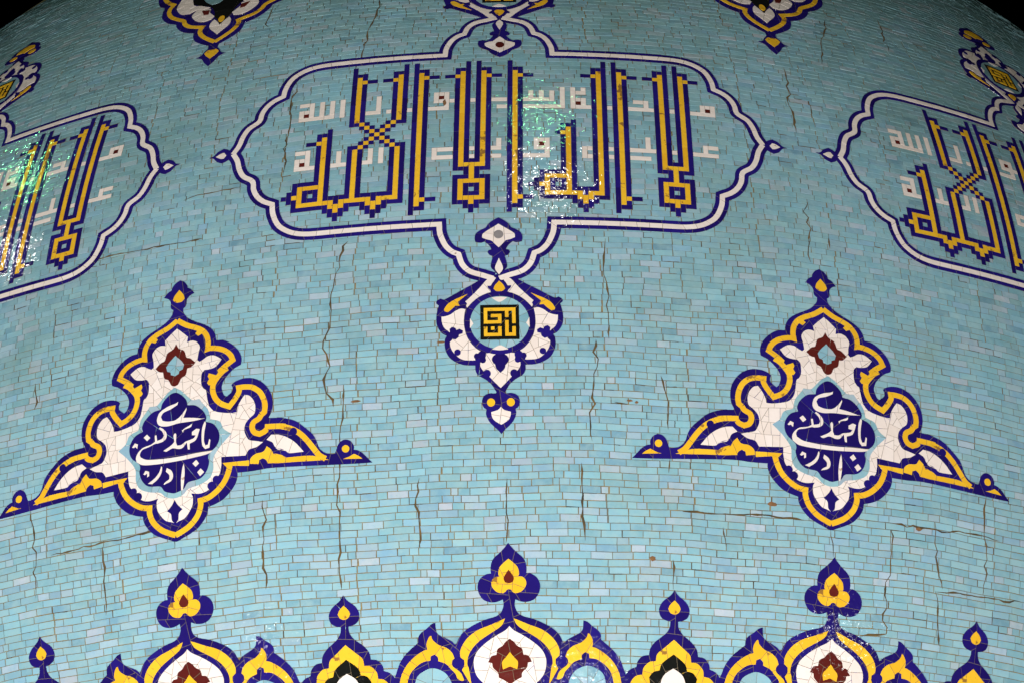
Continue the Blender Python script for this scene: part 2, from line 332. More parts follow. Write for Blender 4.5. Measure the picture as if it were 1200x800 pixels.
CRACKS=[
 [(-6.62,5890),(-6.52,5764),(-6.59,5588),(-6.77,5478),(-6.99,5345),(-6.98,5208),(-7.09,5027),(-7.13,4901)],
 [(-7.22,2720),(-7.60,2579),(-7.73,2403),(-7.83,2206),(-7.88,2004),(-7.95,1893),(-8.22,1772),(-8.25,1649),(-8.01,1491),(-7.95,1370),(-7.77,1247),(-7.74,1188)],
 [(-7.38,1338),(-7.43,1153),(-7.39,1007),(-7.48,864),(-7.57,645),(-7.52,532),(-7.48,248),(-7.55,-117),(-7.46,-305)],
 [(-20.87,2933),(-19.40,2954),(-16.79,2949),(-14.31,2944)],
 [(-15.50,3404),(-14.43,3448),(-13.47,3451),(-12.57,3447)],
 [(-21.61,289),(-19.00,306),(-17.52,313),(-16.11,338)],
 [(7.86,271),(9.82,277),(11.85,290),(13.51,274)],
 [(17.73,331),(19.21,324),(21.31,351),(23.49,357)],
 [(17.87,284),(17.67,71),(17.63,-205),(17.60,-559),(16.49,-599)],
 [(20.10,403),(20.11,163),(20.39,-137)],
 [(20.16,-163),(20.42,-595)],
 [(22.73,697),(22.70,333),(22.82,-116)],
 [(20.11,-161),(22.04,-150),(24.74,-138)],
 [(14.90,226),(14.89,2)],
 [(18.36,5964),(17.53,5496),(17.25,5152)],
 [(22.17,6243),(21.96,5970),(21.81,5658)],
 [(14.91,4985),(14.73,4488),(14.74,4082)],
 [(14.61,3254),(14.65,2965),(14.31,2747),(14.57,2605)],
 [(15.42,2898),(15.42,2780)],
 [(-22.52,1836),(-22.48,1595)],
 [(-12.63,6040),(-12.70,5842),(-12.68,5647)],
 [(4.58,2670),(4.49,2375),(4.67,2238),(4.76,2104),(4.65,2019),(4.68,1876),(4.58,1711)],
 [(4.07,1704),(4.03,1531),(3.92,1395),(3.88,1139),(3.80,1063),(3.81,890),(3.76,825)],
 [(3.34,640),(3.37,445),(3.47,206),(3.49,16)],
 [(7.00,1401),(7.25,1236),(7.24,940)],
 [(7.38,695),(7.37,578)],
 [(7.43,-113),(7.48,-346)],
 [(-10.44,4664),(-10.50,3988),(-10.54,3678),(-10.59,3500)],
 [(4.85,1162),(5.42,1136)],
 [(-4.04,540),(-4.03,264),(-3.95,-8)],
 [(9.82,167),(9.86,11)],
 [(0.03,516),(-0.04,241),(-0.08,-3)],
 [(-10.97,465),(-11.08,88),(-11.09,-250)],
 [(-18.92,275),(-18.94,-72),(-18.90,-280)],
 [(-22.64,684),(-22.50,390),(-22.56,-33)],
]
CHIPS=[(-2.86,1691,72,24),(-6.73,1216,80,24),(6.50,-112,56,40),(5.54,1174,48,24),(5.85,1161,32,24),(-2.78,4235,32,80),(12.01,382,80,40),(19.21,324,64,40)]


# ------------------------------------------------------------------ flat shape tools (metres in the unrolled surface)
def smooth(pts, closed=True, corner=48, sub=4):
    """Catmull-Rom through the points, keeping sharp corners"""
    P = [np.array(p, float) for p in pts]
    n = len(P)
    def is_corner(i):
        if not closed and i in (0, n - 1): return True
        a = P[i] - P[i - 1]; b = P[(i + 1) % n] - P[i]
        la, lb = np.linalg.norm(a), np.linalg.norm(b)
        if la < 1e-9 or lb < 1e-9: return True
        return math.degrees(math.acos(max(-1, min(1, a @ b / la / lb)))) > corner
    cn = [is_corner(i) for i in range(n)]
    out = []
    last = n if closed else n - 1
    for i in range(last):
        p1, p2 = P[i], P[(i + 1) % n]
        p0 = P[i - 1] if (closed or i > 0) else p1
        p3 = P[(i + 2) % n] if (closed or i + 2 < n) else p2
        L = np.linalg.norm(p2 - p1)
        m1 = (p2 - p1) if cn[i] else (p2 - p0) / 2
        m2 = (p2 - p1) if cn[(i + 1) % n] else (p3 - p1) / 2
        for mm in (m1, m2):
            q = np.linalg.norm(mm)
            if q > 1.2 * L: mm *= 1.2 * L / q
        straight = (cn[i] and cn[(i + 1) % n]) or L < 0.012
        for k in range(1 if straight else sub):
            s = k / sub
            out.append((2*s**3 - 3*s*s + 1) * p1 + (s**3 - 2*s*s + s) * m1 + (-2*s**3 + 3*s*s) * p2 + (s**3 - s*s) * m2)
    if not closed: out.append(P[-1])
    return [tuple(p) for p in out]
def from_mm(pts): return [(a / 1000, b / 1000) for a, b in pts]
def full(half, **k):
    """outline from its left half (first and last point on the axis)"""
    h = from_mm(half)
    pts = h + [(-a, b) for a, b in reversed(h) if abs(a) > 1e-6]
    return smooth(pts, True, **k)
def side(pts, **k):
    a = smooth(from_mm(pts), True, **k)
    return [a, [(-x, y) for x, y in a]]
def disc(cx, cy, rx, ry, n=28):
    return [(cx + rx * math.cos(2*math.pi*k/n), cy + ry * math.sin(2*math.pi*k/n)) for k in range(n)]
def discs(c):
    x, y, rx, ry = [v / 1000 for v in c]
    return [disc(x, y, rx, ry), disc(-x, y, rx, ry)]
def offset_path(pts, d, closed=False):
    P = [np.array(p, float) for p in pts]; n = len(P); out = []
    for i in range(n):
        a = P[i] - P[i - 1] if (closed or i > 0) else P[1] - P[0]
        b = P[(i + 1) % n] - P[i] if (closed or i < n - 1) else P[-1] - P[-2]
        a = a / (np.linalg.norm(a) + 1e-12); b = b / (np.linalg.norm(b) + 1e-12)
        na, nb = np.array([-a[1], a[0]]), np.array([-b[1], b[0]])
        mm = na + nb; q = mm @ mm
        if q < 0.25: mm = nb; q = 1
        else: mm = mm * 2 / q
        if np.linalg.norm(mm) > 2.0: mm *= 2.0 / np.linalg.norm(mm)
        out.append(tuple(P[i] + mm * d))
    return out
def strip_tris(A, B):
    t = []
    for i in range(len(A) - 1):
        t += [(A[i], A[i + 1], B[i + 1]), (A[i], B[i + 1], B[i])]
    return t
def tris_of(poly):
    v = [Vector((x, y, 0)) for x, y in poly]
    return [tuple(poly[i] for i in f) for f in tessellate_polygon([v])]
def clip(tris, nx, ny, d):
    """part of the triangles with nx*x + ny*y >= d"""
    out = []
    for t in tris:
        dd = [nx * x + ny * y - d for x, y in t]
        if min(dd) >= 0: out.append(t); continue
        if max(dd) <= 0: continue
        pg = []
        for i in range(3):
            p, q, a, b = t[i], t[(i + 1) % 3], dd[i], dd[(i + 1) % 3]
            if a >= 0: pg.append(p)
            if (a > 0 > b) or (a < 0 < b):
                if p > q: p, q, a, b = q, p, b, a      # same split point from both sides of an edge
                s = a / (a - b)
                pg.append((p[0] + (q[0] - p[0]) * s, p[1] + (q[1] - p[1]) * s))
        for i in range(1, len(pg) - 1): out.append((pg[0], pg[i], pg[i + 1]))
    return out
def area(tris):
    return sum(abs((b[0]-a[0])*(c[1]-a[1]) - (c[0]-a[0])*(b[1]-a[1])) / 2 for a, b, c in tris)
def key(p): return (round(p[0] * 2e5), round(p[1] * 2e5))
def islands(tris):
    par = {}
    def find(x):
        while par[x] != x: par[x] = par[par[x]]; x = par[x]
        return x
    for t in tris:
        ks = [key(p) for p in t]
        for k in ks: par.setdefault(k, k)
        for k in ks[1:]: par[find(k)] = find(ks[0])
    g = {}
    for t in tris: g.setdefault(find(key(t[0])), []).append(t)
    return list(g.values())
def cut(tris, size, gap, out, depth=0):
    """saw a shape into pieces no longer than size, each cut across its length"""
    if not tris: return
    for isl in (islands(tris) if depth else [tris]):
        pts = np.array([p for t in isl for p in t])
        c = pts.mean(0); q = pts - c
        ev, V = np.linalg.eigh(q.T @ q)
        d = V[:, 1]; pr = q @ d
        ext = pr.max() - pr.min()
        if ext <= size or depth > 9:
            if area(isl) > 2e-5: out.append(isl)
            continue
        an = random.gauss(0, 0.10); d = np.array([d[0]*math.cos(an) - d[1]*math.sin(an), d[0]*math.sin(an) + d[1]*math.cos(an)])
        lo, hi = pr.min(), pr.max()
        k = max(2, math.ceil(ext / size))
        f = (k // 2) / k + random.uniform(-.06, .06)
        m_ = (c @ d) + lo + (hi - lo) * f
        cut(clip(isl, d[0], d[1], m_ + gap / 2), size, gap, out, depth + 1)
        cut(clip(isl, -d[0], -d[1], -m_ + gap / 2), size, gap, out, depth + 1)
def grid_dice(tris, step):
    xs = [p[0] for t in tris for p in t]; ys = [p[1] for t in tris for p in t]
    cells = [tris]
    for lo, hi, nx, ny in ((min(xs), max(xs), 1, 0), (min(ys), max(ys), 0, 1)):
        k = max(1, math.ceil((hi - lo) / step)); nxt = []
        for c in cells:
            for i in range(k):
                a, b = lo + (hi - lo) * i / k, lo + (hi - lo) * (i + 1) / k
                s = clip(c, nx, ny, a - (1e-4 if i == 0 else 0)); s = clip(s, -nx, -ny, -b - (1e-4 if i == k - 1 else 0))
                if s: nxt.append(s)
        cells = nxt
    return [t for c in cells for t in c]
def to_dome(pts, h):
    pts = np.asarray(pts, float)
    return surf(pts[:, 0] / r_of(pts[:, 1]), pts[:, 1], h)
def slab(tris, h, depth, tilt=0.0, inset=0.0):
    """vertices and faces of a thin piece lying on the dome; inset bevels its edge"""
    idx, pts, F = {}, [], []
    for t in tris:
        f = []
        for p in t:
            k = key(p)
            if k not in idx: idx[k] = len(pts); pts.append(p)
            f.append(idx[k])
        if len(set(f)) < 3: continue
        a, b, c = (pts[i] for i in f)
        if (b[0]-a[0])*(c[1]-a[1]) - (c[0]-a[0])*(b[1]-a[1]) < 0: f.reverse()
        F.append(tuple(f))
    if not F: return None
    cnt = {}
    for f in F:
        for i in range(3):
            e = (f[i], f[(i + 1) % 3]); cnt[e] = cnt.get(e, 0) + 1
    bd = [e for e in cnt if (e[1], e[0]) not in cnt]
    P_ = np.array(pts); c = P_.mean(0)
    hh = np.full(len(P_), h)
    if tilt:
        a, b = random.gauss(0, tilt), random.gauss(0, tilt)
        e = max(abs((P_ - c) @ np.array((a, b)))) 
        if e > 0.0011: a *= 0.0011 / e; b *= 0.0011 / e
        hh = hh + (P_[:, 0] - c[0]) * a + (P_[:, 1] - c[1]) * b
    v = list(to_dome(P_, hh))
    low = {}
    vb = to_dome(P_, h - depth)
    for a, b in bd:
        for k in (a, b):
            if k not in low: low[k] = len(v); v.append(vb[k])
    F += [(b, a, low[a], low[b]) for a, b in bd]
    return v, F

class Motif:
    """one mosaic motif, built at angle 0: its mortar bed is the part, its cut tiles are the pieces"""
    def __init__(s, name, label=None):
        s.bed_v, s.bed_f = [], []
        s.root = None; s.name = name; s.label = label
        s.pieces = []; s.small = {}
    def bed(s, tris, h):
        r = slab(grid_dice(tris, 0.22), h, 0.004)
        if r:
            k = len(s.bed_v); s.bed_v += r[0]; s.bed_f += [tuple(i + k for i in f) for f in r[1]]
    def add(s, polys, color, level, name, size=0.24, gap=0.0035, bed=True, tris=False, minsize=0.078):
        """level 0 lies level with the field tiles, each further level is 2 mm proud of the last"""
        h = 0.0040 + 0.0028 * level
        for pl in polys:
            T = pl if tris else tris_of(pl)
            if bed: s.bed(T, h - 0.0022)
            out = []
            cut(T, size, gap, out)
            for pc in out:
                r = slab(grid_dice(pc, 0.13), h, 0.003, 0.010)
                if not r: continue
                pts = np.array([p for t in pc for p in t])
                ext = max(np.ptp(pts[:, 0]), np.ptp(pts[:, 1]))
                tn = (random.random(), random.random(), random.random())
                if ext < minsize: s.small.setdefault(color, []).append((r, tn))
                else: s.pieces.append((name, r, color, tn))
    def build(s):
        s.root = mesh_obj(s.name, s.bed_v, s.bed_f, M['bed'], dome)
        if s.label: s.root['label'] = s.label
        for nm, (v, f), c, tn in s.pieces:
            mesh_obj(nm, v, f, M[c], s.root, [tn] * len(f))
        for c, lst in s.small.items():
            V, F, T = [], [], []
            for (v, f), tn in lst:
                k = len(V); V += list(v); F += [tuple(i + k for i in q) for q in f]; T += [tn] * len(f)
            o = mesh_obj('small_tiles', V, F, M[c], s.root, T)
            o['kind'] = 'stuff'
        return s.root
def place(root, degs, labels=None):
    """the motif itself at the first angle, copies (sharing mesh data) at the others"""
    for k, dg in enumerate(degs):
        if k == 0: r = root
        else:
            r = root.copy(); col.objects.link(r)
            for ch in list(root.children):
                c = ch.copy(); col.objects.link(c); c.parent = r
        r.rotation_euler = (0, 0, rad(dg))
        if labels: r['label'] = labels[k]

# ================================================================== calligraphy cartouche
Q = 0.0463                     # one square of the lettering grid
TB = 2.939                     # arc length of the grid's bottom row
CM, RM = 34.25, 19.85          # centre of the cartouche in grid squares
def gp(c, r):                  # grid square -> unrolled metres (the lettering leans very slightly)
    return ((c - CM + 0.0175 * (r - RM)) * Q, TB + r * Q)

QUARTER = [(50.6,0),(49.6,2.0),(49.0,4.3),(48.0,6.3),(46.1,7.9),(45.7,10.0),(44.9,11.8),(43.6,13.2),(41.8,14.2),(41.5,16.5),(40.5,19.0),(39.1,20.5),(37.1,21.6),(34.5,22.15),(30,22.25),(10.4,22.25),(10.2,24.4),(9.3,26.8),(8.1,28.3),(6.8,29.0),(6.1,31.2),(4.7,32.75),(2.4,33.65),(0.55,34.35)]
def quarter(sx, sy):
    return smooth([gp(CM + sx * a, RM + sy * b) for a, b in QUARTER], False, corner=40)

Y = set(); N = set(); Wc = set(); Dk = set()
def rect(S, c0, r0, c1, r1):
    for c in range(c0, c1):
        for r in range(r0, r1): S.add((c, r))
def stroke_letters():
    y8, y4 = set(), set()
    def upright(c, inner, low, serif_low, arm=True):
        """tall stroke: yellow column c, tall cobalt column on side inner, serif on the other side"""
        o = -inner
        rect(y8, c, low, c + 1, 37)
        for r in range(36, 40): N.add((c + inner, r))
        y4.add((c + o, 35))
        for k in (2, 3): N.add((c + o * k, 35))
        if serif_low:
            y4.add((c + o, 3))
            for k in (2, 3): N.add((c + o * k, 3))
            for r in (0, 1): N.add((c + inner, r))
    def v_dip(c):
        rect(y8, c - 1, 3, c, 5); rect(y8, c, 2, c + 1, 4); rect(y8, c + 1, 3, c + 2, 5)
        N.add((c, 0))
    def heh(c, arm):           # c: the loop's left yellow column
        for k in range(5): y8.add((c + k, 4)); y8.add((c + k, 8))
        for k in range(4, 9): y8.add((c, k)); y8.add((c + 4, k))
        y8.add((c - 1, 6)); N.add((c - 3, 6))
        for r in (5, 6, 7): N.add((c - 2, r))
        rect(y8, c + 4, 4, c + 5, 21)
        for r in (21, 22): N.add((c + 5, r))
        y4.add((c + 3, 19))
        if arm:
            for k in (1, 2): N.add((c + k, 19))
    def lam_alif(b):
        for c, inner in ((b + 1, 1), (b + 5, -1)): upright(c, inner, 11, False)
        rect(y8, b + 1, 11, b + 6, 12); rect(y8, b + 3, 8, b + 4, 11)
        for k in range(1, 6): y8.add((b + k, 7)); y8.add((b + k, 3))
        for r in range(3, 8): y8.add((b + 1, r)); y8.add((b + 5, r))
        y8.add((b + 3, 2)); N.add((b + 3, 0))
    for b in (18, 36, 56): upright(b + 1, -1, 2, True)
    lam_alif(26); lam_alif(64)
    heh(43, False); v_dip(50); rect(y8, 47, 4, 50, 5); rect(y8, 51, 4, 54, 5); upright(53, 1, 4, False)
    heh(-3, True); v_dip(4); v_dip(11)
    rect(y8, 1, 4, 4, 5); rect(y8, 5, 4, 11, 5); rect(y8, 12, 4, 16, 5)
    rect(y8, 7, 4, 8, 17); rect(y8, 15, 4, 16, 17)
    upright(7, -1, 24, False); upright(15, 1, 24, False)
    for k in range(8, 15):
        y4.add((k, 31 - k)); y4.add((k, k + 9))
    Y.update(y8 | y4)
    for c, r in y8:
        for a in (-1, 0, 1):
            for b in (-1, 0, 1): N.add((c + a, r + b))
    for c, r in y4:
        for a, b in ((1, 0), (-1, 0), (0, 1), (0, -1)): N.add((c + a, r + b))
    N.difference_update(Y)
stroke_letters()
WHITE = [(-4,30,-1,31),(-2,26,-1,31),(-4,28,-1,29),(-4,26,3,27),(-4,26,-3,29),(0,26,1,31),(2,26,3,31),(4,26,5,31),
 (9,26,12,27),(11,26,12,31),(13,26,14,27),(17,26,18,27),(21,26,25,27),(22,30,25,31),(22,28,26,29),(22,28,23,31),(24,26,25,31),(29,28,30,29),
 (33,28,36,29),(34,26,36,27),(39,28,45,29),(40,28,41,31),(42,28,43,31),(44,28,45,31),(39,26,47,27),(46,26,47,32),
 (48,26,49,32),(49,30,51,31),(50,31,51,32),(49,28,51,29),(50,27,51,28),(49,26,52,27),(55,26,56,27),(59,26,64,27),(60,28,63,29),(62,27,63,28),(67,26,68,27),
 (71,26,76,27),(73,26,74,29),(75,26,76,29),(73,28,76,29),
 (-4,17,-1,18),(-2,13,-1,18),(-4,15,-1,16),(-4,13,0,14),(-4,13,-3,16),(3,13,6,14),(4,13,5,17),(9,13,11,14),(10,13,11,17),(12,13,13,17),
 (22,15,26,16),(22,13,23,16),(22,13,26,14),(29,15,30,16),(29,13,30,14),(33,15,35,16),(34,15,35,18),(33,13,35,14),
 (39,13,44,14),(41,15,44,16),(41,17,44,18),(41,15,42,18),(43,13,44,18),(50,15,52,16),(50,13,51,16),(50,13,52,14),(55,15,56,16),(55,13,56,14),
 (59,15,64,16),(59,13,63,14),(62,15,63,19),(67,15,68,16),(71,15,76,16),(73,15,74,18),(73,17,76,18)]
for a in WHITE: rect(Wc, *a)
Dk.update([(-3,27),(23,29),(49,27),(74,27),(-3,14),(42,16)])
Wc -= Y | N | Dk
def runs(S, maxlen):
    """split a set of squares into one-square-wide bars"""
    S = set(S); out = []
    while S:
        c, r = min(S, key=lambda p: (p[1], p[0]))
        nv = 0
        while (c, r + nv) in S: nv += 1
        nh = 0
        while (c + nh, r) in S: nh += 1
        if nv >= nh:
            k = min(nv, maxlen) if nv < maxlen * 1.5 else maxlen - random.choice((0, 0, 1))
            out.append((c, r, c + 1, r + k)); S -= {(c, r + i) for i in range(k)}
        else:
            k = min(nh, maxlen) if nh < maxlen * 1.5 else maxlen - random.choice((0, 0, 1))
            out.append((c, r, c + k, r + 1)); S -= {(c + i, r) for i in range(k)}
    return out
def bars(S, maxlen, g=0.03):
    o = []
    for c0, r0, c1, r1 in runs(S, maxlen):
        A, B = [], []
        n = max(1, (c1 - c0) if (c1 - c0) > (r1 - r0) else (r1 - r0))
        o.append([gp(c0 + g, r0 + g), gp(c1 - g, r0 + g), gp(c1 - g, r1 - g), gp(c0 + g, r1 - g)])
    return o

cart = Motif('calligraphy_cartouche')
for S in (Y, N, Wc, Dk):
    for pl in bars(S, 4, 0.0): cart.bed(tris_of(pl), 0.0018)
cart.add(bars(N, 6), 'navy', 0, 'outline_tile', size=0.30, bed=False)
cart.add(bars(Y, 5), 'yellow', 0, 'letter_tile', size=0.30, bed=False)
cart.add(bars(Wc, 5), 'white', 0, 'script_tile', size=0.30, bed=False)
cart.add(bars(Dk, 1), 'maroon', 0, 'script_dot', bed=False)
for sx in (-1, 1):
    for sy in (-1, 1):
        pth = quarter(sx, sy)
        for a, b, c, lv, nm in ((-1.3, 1.3, 'navy', 0, 'border_tile'), (-0.5, 0.5, 'white', 1, 'border_band_tile')):
            cart.add([strip_tris(offset_path(pth, a * Q), offset_path(pth, b * Q))], c, lv, nm, size=0.22, tris=True)
    # drop-shaped finial at the cartouche's point
    fx = lambda pts: smooth([gp(CM + sx * a, RM + b) for a, b in pts], True)
    cart.add([fx([(50.6,0),(51.6,1.3),(52.7,1.9),(53.8,1.3),(54.6,.35),(55.5,0.1),(54.6,-.25),(53.8,-1.3),(52.7,-1.9),(51.6,-1.3)])], 'navy', 0, 'finial_tile')
    cart.add([fx([(52.0,0),(52.5,.75),(53.1,.65),(54.1,0),(53.1,-.65),(52.5,-.75)])], 'white', 1, 'finial_heart')

KUFIC = ['111111111', '100000101', '101110101', '100010001', '111110101', '000000100', '101010101', '100010101', '111110111']
def pendant(m, up):
    D = SH['pendant']
    mid = TB + RM * Q
    if up: tr = lambda pl: [((a * 1.55 if b < 1.29 else a) + 0.03, 2 * mid - b) for a, b in pl]
    else: tr = lambda pl: [(a - 0.004, b) for a, b in pl]
    def add(polys, c, lv, nm, **k): m.add([tr(p) for p in polys], c, lv, nm, **k)
    add([full(D['sil'])], 'navy', 0, 'pendant_tile', size=0.20)
    add(side(D['arm']) + side(D['petal']), 'white', 1, 'petal_tile', size=0.15)
    add(side(D['leaf']), 'yellow', 1, 'leaf_tile', size=0.2)
    add([full(D['lobe'])], 'white', 1, 'petal_tile', size=0.13)
    add(side(D['trefoil']), 'navy', 2, 'trefoil_tile', bed=False)
    for c in D['knobs']: add(discs(c), 'navy', 2, 'knob_tile', bed=False)
    add([full(D['lobe_navy'])], 'navy', 2, 'trefoil_tile', bed=False)
    add([full(D['heart'])], 'yellow' if up else 'white', 1, 'heart_tile', size=0.11)
    add(discs(D['dot']), 'yellow', 1, 'dot_tile', minsize=0.05)
    add([full(D['flower_navy'])], 'navy', 1, 'flower_tile', size=0.16)
    add([full(D['flower'])], 'white', 2, 'flower_petal', size=0.13)
    x, y, rx, ry = [v / 1000 for v in D['hub']]
    add([disc(0, y, rx, ry)], 'maroon' if up else 'grey', 3, 'flower_heart', bed=False)
    add([full(D['diamond'])], 'white', 2, 'flower_petal')
    add([full(D['bud_navy'])], 'navy', 2, 'bud_tile', bed=False)
    add([full(D['bud'])], 'yellow', 3, 'bud_heart', bed=False)
    x, y, rx, ry = [v / 1000 for v in D['ring']]
    _, _, ix, iy = [v / 1000 for v in D['ring_in']]
    o_, i_ = disc(0, y, rx, rx, 48), disc(0, y, ix, ix, 48)
    T = strip_tris(tr(o_ + o_[:1]), tr(i_ + i_[:1]))
    m.add([T], 'navy', 2, 'ring_tile', size=0.2, tris=True)
    add([i_], 'teal', 2, 'roundel_tile', size=0.17)
    add([full(D['pt_top']), full(D['pt_bot'])] + side(D['pt_side']), 'white', 3, 'point_tile', bed=False, minsize=0.05)
    s = 0.158
    sq = [(-s, y - s), (s, y - s), (s, y + s), (-s, y + s)]
    u = 2 * s / 11
    add([sq], 'black', 3, 'kufic_square', size=0.4)
    S = {(k + 1, j + 1) for j, row in enumerate(KUFIC) for k, ch in enumerate(row) if ch == '1'}
    for c0, r0, c1, r1 in runs(S, 9):
        bx = [(-s + c0 * u, y + s - r0 * u), (-s + c1 * u, y + s - r0 * u), (-s + c1 * u, y + s - r1 * u), (-s + c0 * u, y + s - r1 * u)]
        if up: bx = [(a, 2 * y - b) for a, b in bx]
        add([bx], 'yellow', 4, 'kufic_letter', size=0.4, bed=False)
pendant(cart, False)
pendant(cart, True)
cart.build()
place(cart.root, (-0.2, -30.2, 29.8), [
    'calligraphy cartouche between the two triangular medallions, with tall yellow kufic strokes',
    'calligraphy cartouche with a pale green glint on its yellow kufic strokes',
    'calligraphy cartouche in the dimmer tiles with yellow kufic strokes and crossed letter'])

# ================================================================== triangular medallions
def band(m, pts, width, c, lv, nm, both=True, size=0.22, closed=False):
    p = smooth(from_mm(pts), False, corner=45)
    for s in ((1, -1) if both else (1,)):
        q = [(x * s, y) for x, y in p]
        m.add([strip_tris(offset_path(q, -width / 2), offset_path(q, width / 2))], c, lv, nm, size=size, tris=True)
med = Motif('triangular_medallion')
D = SH['medallion']
med.add([full(D['sil'])], 'navy', 0, 'outline_tile', size=0.22)
med.add([full(D['white'])], 'white', 1, 'petal_tile', size=0.125, gap=0.0032)
for k in ('band1', 'band2', 'band3', 'band4'): band(med, D[k], 0.046, 'yellow', 1, 'band_tile', size=0.2)
med.add(side(D['bottom']), 'yellow', 1, 'wing_tile', size=0.2)
med.add(side(D['tab1']) + side(D['tab2']), 'yellow', 2, 'tab_tile', bed=False, minsize=0.04)
med.add(side(D['leaf']), 'white', 1, 'leaf_tile', size=0.13)
med.add(side(D['wing_tri']), 'yellow', 1, 'wing_tip_tile')
for c, nm, lv, kk in ((D['wing_dot'], 'dot_tile', 1, 'yellow'), (D['wing_knob'], 'knob_tile', 2, 'navy')):
    med.add(discs(c), kk, lv, nm, bed=False, minsize=0.04)
for c in D['low_knobs']: med.add(discs(c), 'navy', 2, 'knob_tile', bed=False, minsize=0.04)
med.add([full(D['low_flower'])], 'navy', 2, 'flower_tile', bed=False)
med.add([full(D['teal'])], 'teal', 2, 'halo_tile', size=0.17)
med.add([full(D['cloud'])], 'navy', 3, 'cloud_tile', size=0.42, gap=0.003)
med.add([full(D['maroon'])], 'maroon', 2, 'diamond_tile', size=0.3)
med.add([full(D['drop'])], 'teal', 3, 'drop_tile', size=0.11)
med.add([full(D['fin_drop'])], 'yellow', 1, 'finial_heart')
def thin(pl, d):
    ar_ = sum(a[0] * b[1] - b[0] * a[1] for a, b in zip(pl, pl[1:] + pl[:1]))
    return offset_path(pl, d if ar_ > 0 else -d, True)
med.add([thin(smooth(from_mm(l), True), 0.003) for l in D['letters']], 'white', 4, 'letter', size=0.33, bed=False, minsize=0.03)
med.build()
place(med.root, (14.82, -15.23), [
    'triangular mosaic medallion with cobalt outline and cream calligraphy, stained seam below its point',
    'triangular mosaic medallion with cobalt outline and cream calligraphy, beside the long winding crack'])

# ================================================================== upper medallions (only their lower points are in view)
up = Motif('scalloped_medallion')
D = SH['upper']
up.add([full(D['sil'])], 'navy', 0, 'outline_tile', size=0.22)
band(up, D['band'], 0.046, 'yellow', 1, 'band_tile')
up.add([full(D['black'])], 'black', 1, 'flower_tile', size=0.3)
up.add([full(D['petal'])] + side(D['petal2']) + side(D['petal3']), 'white', 2, 'petal_tile', size=0.16)
up.add(side(D['teal']), 'teal', 2, 'roundel_tile', size=0.2)
up.add(side(D['spot']), 'maroon', 3, 'spot_tile', bed=False)
x, y, rx, ry = [v / 1000 for v in D['eye']]
up.add([disc(0, y, rx, ry)], 'yellow', 3, 'flower_heart', bed=False, minsize=0.05)
up.add([full(D['fin'])], 'yellow', 1, 'finial_heart')
up.build()
place(up.root, (14.62, -15.55), [
    'scalloped medallion point with yellow band, above the gap by the dimmer cartouche',
    'scalloped medallion point with yellow band and stained yellow finial'])

# ================================================================== frieze of palmettes round the dome's foot
fr = Motif('palmette')
D = SH['frieze']
fr.add([full(D['sil'])], 'navy', 0, 'outline_tile', size=0.2)
fr.add([full(D['tre'])], 'yellow', 1, 'trefoil_tile', size=0.13)
fr.add([full(D['tre_drop'])], 'maroon', 2, 'trefoil_heart', bed=False)
fr.add(side(D['leaf']) + side(D['arch']), 'yellow', 1, 'band_tile', size=0.19)
fr.add(discs(D['knob']), 'navy', 2, 'knob_tile', bed=False)
fr.add(side(D['opening']), 'teal', 1, 'opening_tile', size=0.15)
fr.add([full(D['white'])], 'white', 1, 'petal_tile', size=0.16)
fr.add([full(D['maroon'])], 'maroon', 2, 'flower_tile', size=0.17)
fr.add([full(D['heart'])], 'yellow', 3, 'flower_heart', bed=False)
fr.build()
place(fr.root, (0, 15, -15), [
    'palmette below the pendant, cobalt trefoil on an arch holding a maroon flower',
    'palmette with a glinting cream field, under the medallion with the stained seam',
    'palmette with dusty cobalt trefoil, under the medallion beside the winding crack'])
sm = Motif('bud_finial')
D = SH['small']
sm.add([full(D['sil'])], 'navy', 0, 'outline_tile', size=0.2)
sm.add([full(D['drop'])], 'yellow', 1, 'bud_heart')
sm.add([full(D['yellow'])], 'yellow', 1, 'scale_tile', size=0.17)
sm.add([full(D['black'])], 'black', 2, 'flower_tile', size=0.17)
sm.add([full(D['white'])], 'white', 3, 'flower_heart', size=0.2)
sm.build()
place(sm.root, (7.5, -7.5, 22.4, -22.5), [
    'small cobalt bud finial with a worn brown heart, between two palmettes',
    'small cobalt bud finial at the foot of the winding vertical crack',
    'small cobalt bud finial beside a ragged mortar-filled crack, on the dim flank',
    'small cobalt bud finial on the pale tiles beyond the dusty palmette'])

# ================================================================== field of turquoise tiles
# outlines under which no field tile is needed
MASK = []
def mask(degs, polys):
    for dg in degs:
        for pl in polys:
            a = np.array(pl); MASK.append((rad(dg), a, a.min(0), a.max(0)))
mask((14.82, -15.23), [full(SH['medallion']['sil'])])
mask((0, 15, -15), [full(SH['frieze']['sil'])])
mask((7.5, -7.5, 22.4, -22.5), [full(SH['small']['sil'])])
mask((-0.2, -30.2, 29.8), [[(a - 0.004, b) for a, b in full(SH['pendant']['sil'])]])
def inside(poly, X, Yv):
    x0, y0 = poly[:, 0], poly[:, 1]; x1, y1 = np.roll(x0, -1), np.roll(y0, -1)
    res = np.zeros(X.shape, bool)
    for a, b, c, d in zip(x0, y0, x1, y1):
        if b == d: continue
        res ^= ((b > Yv) != (d > Yv)) & (X < (c - a) * (Yv - b) / (d - b) + a)
    return res
ROW, TW = 0.0578, 0.166
GORE = rad(3.75)
def wav(th, t):   # the courses are laid by hand and wander a little
    return 0.006 * np.sin(th * 23 + t * 0.9) + 0.004 * np.sin(th * 61 - t * 2.3) + 0.002 * np.sin(th * 140 + t * 5)
T0, T1, THM = -1.40, 8.6, rad(78)
nrow = int((T1 - T0) / ROW)
seamstate = {}
q_th, q_t, q_rnd = [], [], []
